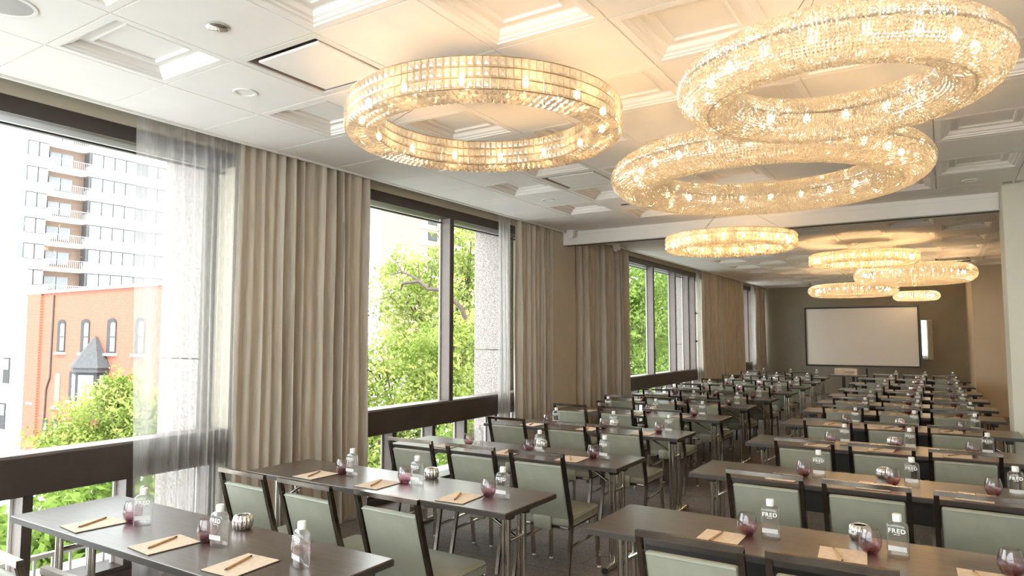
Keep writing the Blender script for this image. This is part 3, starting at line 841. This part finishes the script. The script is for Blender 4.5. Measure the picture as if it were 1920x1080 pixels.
def make_table():
    t = empty('folding_table'); tag(t, 'x', 'table', 'dark laminate seminar tables')
    MB().bbox(-TL / 2, TL / 2, -TD / 2, TD / 2, .724, .75, .003, 1).obj('table_top', 'table_laminate', t)
    MB().box(-TL / 2 - .002, TL / 2 + .002, -TD / 2 - .002, TD / 2 + .002, .720, .744).obj('edge_band', 'table_edge', t)
    for s_ in (-1, 1):
        x = s_ * (TL / 2 - .11)
        for y in (-.095, .085):
            MB().tube([(x, y, .035), (x, y, .718)], .017, 10).obj('leg', 'chrome', t, 60)
            MB().tube([(x + s_ * -.034, y, .035), (x + s_ * -.034, y, .718)], .011, 8).obj('leg_rod', 'chrome', t, 60)
        ft = MB().tube([(x, -.275, .024), (x, .275, .024)], .022, 10).obj('foot', 'chrome', t, 60)
        for e_ in (-1, 1):
            MB().tube([(x, e_ * .272, .024), (x, e_ * .288, .024)], .0235, 10).obj('end_cap', 'black_plastic', ft, 60)
        MB().tube([(x, -.10, .545), (x, .09, .545)], .013, 8).obj('cross_tube', 'chrome', t, 60)
        MB().tube([(x, -.0, .545), (x - s_ * .32, 0, .715)], .010, 8).obj('strut', 'chrome', t, 60)
        for y in (-.095, .085):
            MB().bbox(x - .035, x + .035, y - .028, y + .028, .668, .719, .008, 1).obj('hinge', 'black_plastic', t)
        t.scale = (1, 1, 1.08)
    return t
def make_bottle():
    b_ = empty('water_bottle'); tag(b_, 'x', 'bottle', 'clear water bottles on the tables')
    # flat flask with rounded shoulders
    prof = [(.0, .040, .022), (.004, .044, .025), (.05, .045, .026), (.115, .045, .026), (.140, .0445, .0255), (.152, .041, .024), (.161, .030, .020), (.165, .018, .016), (.169, .0135, .0135)]
    n = 20; vs = []; fs = []
    for j, (z, a, d) in enumerate(prof):
        e_ = 4.0 if j < 6 else (2.8 if j < 7 else 2.0)
        for k in range(n):
            t = 2 * PI * k / n; c, s_ = math.cos(t), math.sin(t)
            vs.append((a * math.copysign(abs(c) ** (2 / e_), c), d * math.copysign(abs(s_) ** (2 / e_), s_), z))
    for j in range(len(prof) - 1):
        for k in range(n):
            fs.append((j * n + k, j * n + (k + 1) % n, (j + 1) * n + (k + 1) % n, (j + 1) * n + k))
    fs.append(tuple(range(n - 1, -1, -1)))
    fs.append(tuple((len(prof) - 1) * n + k for k in range(n)))
    bo = MB().add(vs, fs).obj('bottle_body', 'bottle_clear', b_, 55)
    MB().lathe([(.0, .164), (.0185, .164), (.019, .166), (.019, .193), (.0175, .1965), (.0, .197)], 18).obj('cap', 'cap_white', b_, 40)
    tm = link('lettering', text_mesh('lettering', 'FRED', .0280, 'print_white', .0003, .00060), b_)
    tm.location = (0, -.0268, .116); tm.rotation_euler = (PI / 2, 0, 0)
    MB().box(-.013, -.002, -.0272, -.0265, .1075, .1100).box(.001, .012, -.0272, -.0265, .1075, .1100).obj('small_print', 'print_white', b_)
    MB().box(-.037, .037, -.0272, -.0265, .036, .058).obj('label_band', 'band_frost', b_)
    return b_
# half clear frosted label on the bottle
m = bpy.data.materials.new('band_frost'); m.use_nodes = True
nt = m.node_tree; nt.nodes.clear()
out = nt.nodes.new('ShaderNodeOutputMaterial'); df = nt.nodes.new('ShaderNodeBsdfDiffuse'); tr = nt.nodes.new('ShaderNodeBsdfTransparent')
df.inputs['Color'].default_value = (.9, .9, .89, 1); mx = nt.nodes.new('ShaderNodeMixShader'); mx.inputs['Fac'].default_value = .52
nt.links.new(df.outputs[0], mx.inputs[1]); nt.links.new(tr.outputs[0], mx.inputs[2]); nt.links.new(mx.outputs[0], out.inputs['Surface'])
MATS['band_frost'] = m
def make_glass():
    prof = [(.0, .001), (.024, .001), (.031, .006), (.042, .022), (.0485, .042), (.0495, .056), (.0465, .078), (.041, .098), (.0365, .112),
            (.0352, .112), (.0396, .098), (.045, .078), (.048, .056), (.047, .043), (.040, .024), (.029, .011), (.0, .009)]
    g = MB().lathe(prof, 24).obj('stemless_glass', 'tumbler_plum', None, 70)
    return tag(g, 'x', 'glass', 'plum tinted stemless glasses on the tables')
def make_pad():
    p = empty('notepad'); tag(p, 'x', 'notepad', 'kraft notepads on the tables')
    MB().box(-.10, .10, -.125, .125, .003, .006).obj('cover', 'kraft_paper', p)
    MB().box(-.101, .101, -.126, .126, .0, .003).obj('backing', 'black_plastic', p)
    return p
def make_pen():
    p = empty('pen'); tag(p, 'x', 'pen', 'wooden pens on the notepads')
    MB().tube([(0, -.090, .0052), (0, .075, .0052)], .0052, 8).obj('barrel', 'pen_wood', p, 60)
    MB().tube([(0, .075, .0052), (0, .092, .0052)], [.0050, .0035], 8).obj('end_cap', 'black_plastic', p, 60)
    MB().tube([(0, -.104, .0052), (0, -.090, .0052)], [.001, .0048], 8).obj('tip', 'chrome_dark', p, 60)
    return p
def make_votive():
    prof = [(.0, .002), (.040, .002), (.046, .010), (.0495, .030), (.049, .050), (.044, .066), (.036, .074), (.030, .072), (.028, .062), (.036, .05), (.030, .02), (.0, .016)]
    v = MB().lathe(prof, 84, flute=.07, nf=14).obj('votive_holder', 'silver_polished', None, 50)
    return tag(v, 'x', 'candle holder', 'fluted silver bowls on the tables')
P_CHAIR, P_TABLE, P_BOTTLE, P_GLASS, P_PAD, P_PEN, P_VOTIVE = make_chair(), make_table(), make_bottle(), make_glass(), make_pad(), make_pen(), make_votive()
USED = set()
PANEL_ME = MB().bbox(-TL / 2 + .22, TL / 2 - .22, -.02, .005, .53, .719, .004, 1).mesh('modesty_panel', 'panel_dark')
def place(proto, loc, rz, label):
    if proto.name not in USED:
        USED.add(proto.name)
        proto.location = loc; proto.rotation_euler = (0, 0, rz); proto['label'] = label
        return proto
    return copy_tree(proto, loc, rz, label)
# (x of aisle end, y of far edge, chair centre y, chair x centres)
LEFT = [(-2.14, 2.37, 1.574, (-3.75, -3.19, -2.60)), (-2.134, 3.89, 3.10, (-3.75, -3.165, -2.55)), (-2.138, 5.45, 4.70, (-3.765, -3.16, -2.57)),
        (-2.25, 7.18, 6.38, (-3.895, -3.21, -2.645)), (-2.30, 8.84, 8.0, (-3.99, -3.38, -2.80)), (-2.35, 10.45, 9.57, (-4.0, -3.38, -2.78)),
        (-2.33, 11.87, 10.99, (-3.98, -3.36, -2.76)), (-2.29, 13.40, 12.52, (-3.94, -3.34, -2.74)), (-2.31, 15.06, 14.18, (-3.96, -3.35, -2.75)),
        (-2.375, 16.80, 15.92, (-4.02, -3.41, -2.82)), (-2.44, 18.70, 17.82, (-4.08, -3.47, -2.88))]
RIGHT = [(.64, 3.89, 3.20, (-.938, -.404, .152)), (.64, 5.62, 4.80, (-.968, -.41, .16)), (.64, 7.33, 6.43, (-1.004, -.447, .095)),
         (.64, 9.00, 8.03, (-1.04, -.47, .08)), (.60, 10.52, 9.68, (-1.07, -.48, .063)), (.60, 11.90, 11.0, (-1.12, -.515, .04)),
         (.57, 13.35, 12.47, (-1.13, -.525, .03)), (.54, 14.90, 14.02, (-1.14, -.545, .02)), (.51, 16.90, 16.0, (-1.15, -.555, .01)), (.485, 18.95, 18.05, (-1.16, -.565, 0.0))]
def fill(rows, block, side):
    last = len(rows) - 1
    for r, (xe, yf, yc, cxs) in enumerate(rows):
        o_ = ORD[r] if r < last else 'farthest'
        tx = xe - TL / 2; ty = yf - TD / 2
        tb_obj = place(P_TABLE, (tx, ty, FZ), 0, 'dark laminate folding table, %s row from the camera in the %s block' % (o_, block))
        if side == 'L':
            tb_obj.scale.x = 1.02; tb_obj.location.x = xe - TL * .51
        else:
            tb_obj.scale.x = 1.0
            o = link('modesty_panel', PANEL_ME, tb_obj); o.location = (0, 0, 0)
        for s, cx in enumerate(cxs):
            jit = random.uniform(-.03, .03)
            where = '%s seat of the %s row, %s block' % (SEAT[s], o_, block)
            place(P_CHAIR, (cx, yc + random.uniform(-.015, .015), FZ), jit, 'sage vinyl chair, %s' % where)
            bx = cx + (.13 + .035 * s if side == 'L' else .18) + random.uniform(-.02, .02)
            if r == 0 and side == 'L': bx = (-3.63, -2.97, -2.40)[s]
            if r == 1 and side == 'L': bx = (-3.637, -3.041, -2.34)[s]
            by = ty + random.uniform(-.015, .015)
            brz = random.uniform(-.12, .12)
            if side == 'L' and r == 0: brz = (.9, .12, -.25)[s]
            place(P_BOTTLE, (bx, by, .75), brz, 'clear water bottle with white cap, %s' % where)
            place(P_GLASS, (bx - .115 + (.03 if side == 'L' and s == 2 and r == 0 else 0) + random.uniform(-.012, .012), by + .01 + (.075 if side == 'L' and r == 0 and s == 2 else 0), .75), 0, 'plum tinted stemless glass, %s' % where)
            px, py = bx - .235, by - .13
            if side == 'R': px = bx - .215
            place(P_PAD, (px, py, .75), random.uniform(-.10, .10), 'kraft notepad lying on the table, %s' % where)
            place(P_PEN, (px - .02, py + .005, .756), random.uniform(.28, .5) if side == 'L' else random.uniform(-.6, .5), 'wooden pen on a kraft notepad, %s' % where)
        vx = (cxs[1] + .06) if side == 'L' else (cxs[1] + .02)
        place(P_VOTIVE, (vx, ty + .235, .75), random.uniform(0, .5), 'fluted silver bowl on the %s row table, %s block' % (o_, block))
fill(LEFT, 'window', 'L')
fill(RIGHT, 'right', 'R')

# ------------------------------------------------------------------ far end: screen, projector table, mirror
sc_ = empty('projection_screen', (-2.05, 22.35, FZ)); tag(sc_, 'large white projection screen in a black frame before the end wall', 'projection screen')
sc_z = -FZ
MB().box(-1.46, 1.46, -.012, .0, .925 + sc_z, 2.60 + sc_z).obj('screen_surface', 'screen_fabric', sc_)
fr = MB().box(-1.51, 1.51, -.03, .02, 2.66, 2.71).box(-1.51, 1.51, -.03, .02, .935, .985).box(-1.51, -1.46, -.03, .02, .985, 2.66).box(1.46, 1.51, -.03, .02, .985, 2.66)
fr.obj('screen_frame', 'black_frame', sc_)
for x in (-.12, .14):
    lg = MB().box(x - .025, x + .025, -.02, .03, .03, .90).obj('stand_leg', 'black_frame', sc_)
    MB().box(x - .03, x + .03, -.40, .40, 0, .035).obj('stand_foot', 'black_frame', lg)
pt = empty('projector_table', (-2.13, 19.95, FZ)); tag(pt, 'small dark table standing in front of the projection screen', 'table')
MB().bbox(-.46, .42, -.26, .26, .775, .81, .004, 1).obj('table_top', 'table_laminate', pt)
for x in (-.13, .10):
    for y in (-.16, .16):
        MB().tube([(x, y, 0.0), (x, y, .776)], .016, 8).obj('leg', 'black_frame', pt, 60)
MB().tube([(-.13, -.16, .35), (.10, -.16, .62)], .012, 6).obj('brace', 'black_frame', pt, 60)
bx_ = empty('cardboard_box', (-2.20, 19.95, .75)); tag(bx_, 'small pale cardboard box on the table before the screen', 'box')
MB().bbox(-.26, .28, -.14, .14, 0, .17, .006, 1).obj('carton', 'box_card', bx_)
MB().box(-.02, .22, -.1415, -.139, .07, .10).box(.05, .20, -.1415, -.139, .035, .05).obj('printed_strip', 'box_print', bx_)
mi = empty('wall_mirror', (-.41, YB - .045, 1.67), .043); tag(mi, 'tall narrow mirror on the end wall right of the screen', 'mirror')
MB().box(-.13, .13, -.012, -.006, -.58, .58).obj('mirror_glass', 'mirror_glass', mi)
MB().box(-.15, -.13, -.02, .03, -.60, .60).box(.13, .15, -.02, .03, -.60, .60).box(-.13, .13, -.02, .03, .58, .60).box(-.13, .13, -.02, .03, -.60, -.58).obj('mirror_frame', 'wall_tan', mi)

# ------------------------------------------------------------------ ceiling fittings
def downlight(x, y, label, group='recessed downlights'):
    d = empty('recessed_downlight', (x, y, ZC)); tag(d, label, 'downlight', group)
    MB().lathe([(.058, .004), (.078, .004), (.080, -.002), (.076, -.007), (.060, -.006), (.056, .0), (.048, .035), (.0, .036)], 24).obj('trim_ring', 'white_plastic', d, 50)
    MB().lathe([(.0, .012), (.034, .012), (.036, .016), (.0, .017)], 16).obj('lamp', 'downlight_glow', d)
downlight(-3.916, 2.81, 'recessed downlight near the first chandelier, window side')
downlight(-3.958, 7.05, 'recessed downlight above the second window, in front of the beam')
downlight(.311, 8.54, 'recessed downlight above the cream pier')
downlight(-1.153, 11.48, 'recessed downlight behind the beam, near the ceiling centre')
downlight(.268, 11.42, 'recessed downlight behind the beam, toward the right wall')
sp1 = empty('ceiling_speaker', (-3.871, 1.40, ZC)); tag(sp1, 'round flush ceiling speaker at the top left corner', 'speaker')
MB().lathe([(.0, -.006), (.10, -.006), (.118, -.004)], 32).obj('grille', 'concrete', sp1, 50)
MB().lathe([(.116, .0), (.118, -.008), (.135, -.006), (.138, .0)], 32).obj('rim', 'white_plastic', sp1, 50)
for (x, y, lab) in ((-3.20, 2.114, 'chrome sprinkler cover plate in the flat tile left of the first chandelier'), (-3.279, 7.797, 'small chrome sprinkler cover plate near the beam')):
    s_ = MB().lathe([(.0, -.016), (.050, -.014), (.058, -.008), (.058, .0), (.0, .0)], 24).obj('sprinkler_cover', 'silver_polished', None, 50)
    s_.location = (x, y, ZC); tag(s_, lab, 'sprinkler', 'sprinkler covers')
for (x, y, lab) in ((-4.80, 9.28, 'small white sensor under the ceiling, window side in front of the beam'), (-4.84, 11.1, 'small white sensor under the ceiling behind the beam')):
    d = empty('motion_sensor', (x, y, ZC)); tag(d, lab, 'sensor', 'ceiling sensors')
    MB().bbox(-.055, .055, -.05, .05, -.105, 0.0, .008, 2).obj('housing', 'white_plastic', d, 40)
    MB().bbox(-.030, .030, -.055, -.01, -.135, -.10, .006, 1).obj('lens', 'cap_white', d, 40)
tb = empty('ceiling_pipe', (.22, 16.9, ZC)); tag(tb, 'short chrome pipe fitting under the ceiling near the far right wall', 'pipe')
MB().tube([(-.30, 0, -.05), (.32, 0, -.05)], .035, 12).obj('pipe', 'chrome', tb, 60)
for x in (-.28, .28):
    MB().tube([(x, 0, 0), (x, 0, -.05)], .015, 8).obj('hanger', 'chrome_dark', tb, 60)

# ------------------------------------------------------------------ chandeliers
OCT_T = np.array([(0, 1, 4), (1, 2, 4), (2, 3, 4), (3, 0, 4), (1, 0, 5), (2, 1, 5), (3, 2, 5), (0, 3, 5)])
bulb_me = None
BULBS = {}
def bulbs(root, R, z, n, mat='bulb_glow'):
    global bulb_me
    bulb_me = BULBS.get(mat)
    if bulb_me is None:
        bm = bmesh.new(); bmesh.ops.create_icosphere(bm, subdivisions=1, radius=.02)
        for v in bm.verts: v.co.z *= 1.5
        bulb_me = bpy.data.meshes.new('bulb'); bm.to_mesh(bulb_me); bm.free(); bulb_me.materials.append(MATS[mat]); BULBS[mat] = bulb_me
    for k in range(n):
        a = 2 * PI * (k + .5) / n
        o = link('bulb', bulb_me, root); o.location = (R * math.cos(a), R * math.sin(a), z)
def hang(root, R, z_top, a0=.4):
    drop = ZC - root.location.z
    x, y = root.location.x, root.location.y
    near = y < 9.4
    i, k = math.floor(x / PX), math.floor((y - (Y0A if near else Y0B)) / PY)
    if (i + k) % 2 == (0 if near else 1): drop += .0610      # the canopy sits in the coffer
    MB().lathe([(.0, 0), (.07, 0), (.07, -.018), (.062, -.026), (.0, -.028)], 24, (0, 0, drop)).obj('canopy', 'white_plastic', root, 40)
    for k in range(3):
        a = a0 + 2 * PI * k / 3
        MB().tube([(.045 * math.cos(a), .045 * math.sin(a), drop - .02), (R * math.cos(a), R * math.sin(a), z_top)], .0025, 5).obj('cable', 'brass_wire', root)
def hoop(mb, R, z, r=.003, n=96):
    pts = [(R * math.cos(2 * PI * k / n), R * math.sin(2 * PI * k / n), z) for k in range(n + 1)]
    mb.tube(pts, r, 4, cap=False)
def torus_chandelier(loc, R, a, b_, nu, nv, label, n_bulb=14, a0=.4):
    root = empty('bead_ring_chandelier', loc); tag(root, label, 'chandelier', 'crystal ring chandeliers')
    u = np.arange(nu) * 2 * PI / nu; v = np.arange(nv) * 2 * PI / nv
    U, Vv = np.meshgrid(u, v); U = U.ravel(); Vv = Vv.ravel()
    cu, su, cv, sv = np.cos(U), np.sin(U), np.cos(Vv), np.sin(Vv)
    rad = R + a * cv
    Pn = np.stack([rad * cu, rad * su, b_ * sv], -1)
    nrm = np.stack([cv / a * cu, cv / a * su, sv / b_], -1); nrm /= np.linalg.norm(nrm, axis=1)[:, None]
    tu = np.stack([-su, cu, 0 * cu], -1); tv = np.cross(nrm, tu)
    step_v = 2 * PI * math.sqrt((a * a + b_ * b_) / 2) / nv
    wu = np.minimum(rad * 2 * PI / nu * .62, .5 * 2 * PI * R / nu * 1.35)[:, None]; wv = step_v * .78
    Pn = Pn + rng.normal(size=Pn.shape) * .0012
    ang = rng.normal(0, .12, len(Pn))[:, None]
    e1 = tu * np.cos(ang) + tv * np.sin(ang); e2 = tv * np.cos(ang) - tu * np.sin(ang)
    d = .006 + .0 * wu
    Vt = np.stack([Pn + e1 * wu, Pn + e2 * wv, Pn - e1 * wu, Pn - e2 * wv, Pn + nrm * d, Pn - nrm * d], 1)
    T = (OCT_T[None] + np.arange(len(Pn))[:, None, None] * 6).reshape(-1, 3)
    o = link('crystal_beads', fast_mesh('crystal_beads', Vt.reshape(-1, 3), T, 'crystal_bead'), root); o['kind'] = 'stuff'
    f = MB()
    hoop(f, R + a - .004, 0, .004); hoop(f, R - a + .004, 0, .004); hoop(f, R, b_ - .006, .003); hoop(f, R, -b_ + .006, .003)
    f.obj('frame', 'brass_wire', root)
    bulbs(root, R, .01, n_bulb, 'bulb_glow_soft')
    hang(root, R, b_, a0)
    return root
def prism_geo(w, h, d):
    """a cut crystal plaque: rectangle with a pyramidal face on both sides, facing +x"""
    v = [(0, -w, -h), (0, w, -h), (0, w, h), (0, -w, h), (d * .6, -w * .62, -h * .62), (d * .6, w * .62, -h * .62), (d * .6, w * .62, h * .62), (d * .6, -w * .62, h * .62), (d, 0, 0), (-d * .5, 0, 0)]
    f = [(0, 1, 5, 4), (1, 2, 6, 5), (2, 3, 7, 6), (3, 0, 4, 7)]
    t = [(4, 5, 8), (5, 6, 8), (6, 7, 8), (7, 4, 8), (1, 0, 9), (2, 1, 9), (3, 2, 9), (0, 3, 9)]
    for q in f: t += [(q[0], q[1], q[2]), (q[0], q[2], q[3])]
    return np.array(v, float), np.array(t)
def drum_chandelier(loc, R, Ri, h, label, singles=False, n=132, a0=.4, n_bulb=14):
    root = empty('crystal_drum_chandelier', loc); tag(root, label, 'chandelier', 'crystal ring chandeliers')
    items = []   # (position, outward angle, kind)
    hr = h / 3
    for row in range(3):
        for k in range(n):
            a = 2 * PI * (k + .5 * (row % 2) * 0) / n
            items.append((R, a, hr * (row + .5), 0))
        ni = int(n * Ri / R)
        for k in range(ni):
            items.append((Ri, 2 * PI * k / ni, hr * (row + .5), 1))
    vo, to = prism_geo(PI * R / n * .93, hr * .47, .012)
    Mo = MB().add(vo, to).mesh('crystal', 'crystal_prism')
    camdir = math.atan2(-loc[1], -loc[0])
    def facing(it):
        rr, a, z, kd = it
        c = math.cos(a - camdir)
        return -(c if kd == 0 else -c * .8)
    items.sort(key=facing)
    Vs, Ts, off = [], [], 0
    for q, (rr, a, z, kd) in enumerate(items):
        ang = a + (PI if kd else 0)
        if singles and q < 300:
            o = link('crystal', Mo, root); o.location = (rr * math.cos(a), rr * math.sin(a), z); o.rotation_euler = (0, 0, ang)
        else:
            c, s = math.cos(ang), math.sin(ang)
            Rm = np.array([[c, -s, 0], [s, c, 0], [0, 0, 1]])
            Vs.append(vo @ Rm.T + np.array([rr * math.cos(a), rr * math.sin(a), z])); Ts.append(to + off); off += len(vo)
    # three rings of small drops under the drum
    vb, tb_ = prism_geo(PI * R / n * .80, (R - Ri) / 6 * .9, .016)
    vb = np.stack([vb[:, 2], vb[:, 1], -vb[:, 0]], -1)
    for j in range(3):
        rr = Ri + (R - Ri) * (j + .5) / 3
        nb = int(n * rr / R)
        for k in range(nb):
            a = 2 * PI * k / nb; c, s = math.cos(a), math.sin(a)
            Rm = np.array([[c, -s, 0], [s, c, 0], [0, 0, 1]])
            Vs.append(vb @ Rm.T + np.array([rr * c, rr * s, -.004])); Ts.append(tb_ + off); off += len(vb)
    o = link('crystals', fast_mesh('crystals', np.concatenate(Vs), np.concatenate(Ts), 'crystal_prism'), root); o['kind'] = 'stuff'
    f = MB()
    for z in (0, hr, 2 * hr, h):
        hoop(f, R, z, .0028); hoop(f, Ri, z, .0028)
    for j in (1, 2): hoop(f, Ri + (R - Ri) * j / 3, 0, .0025)
    for k in range(n):
        a = 2 * PI * (k + .5) / n
        f.tube([(R * math.cos(a), R * math.sin(a), 0), (R * math.cos(a), R * math.sin(a), h)], .0016, 3, cap=False)
    for k in range(12):
        a = 2 * PI * k / 12
        f.tube([(R * math.cos(a), R * math.sin(a), h), (Ri * math.cos(a), Ri * math.sin(a), h)], .003, 4)
    f.obj('frame', 'brass_wire', root)
    bulbs(root, (R + Ri) / 2, h * .5, n_bulb)
    hang(root, R - .01, h, a0)
    return root
drum_chandelier((-2.39, 3.44, 3.0), .85, .665, .172, 'large crystal drum chandelier nearest the windows, front left', True, a0=math.atan2(-3.44, 2.39))
drum_chandelier((-2.126, 8.25, 2.805), .75, .60, .155, 'crystal drum chandelier hanging just in front of the beam', n=112, n_bulb=20)
drum_chandelier((-1.12, 13.1, 3.01), .85, .665, .172, 'crystal drum chandelier behind the beam, above the bead rings', n=112, a0=-PI / 2, n_bulb=28)
torus_chandelier((-.371, 3.22, 2.866), .528, .132, .106, 270, 52, 'bead ring chandelier at the top right, nearest the camera', 18, a0=2.6)
torus_chandelier((-1.06, 5.035, 2.916), .888, .184, .125, 340, 58, 'large bead ring chandelier just below and behind the top right one', 24)
torus_chandelier((-.454, 15.77, 3.0), .864, .216, .175, 230, 40, 'bead ring chandelier at far right, in front of the others', 30)
torus_chandelier((-1.82, 18.4, 2.883), .80, .20, .14, 200, 32, 'far bead ring chandelier above the left half of the screen', 28)
torus_chandelier((-.58, 21.9, 2.89), .42, .15, .125, 130, 26, 'smallest bead ring chandelier, above the right end of the screen', 18)
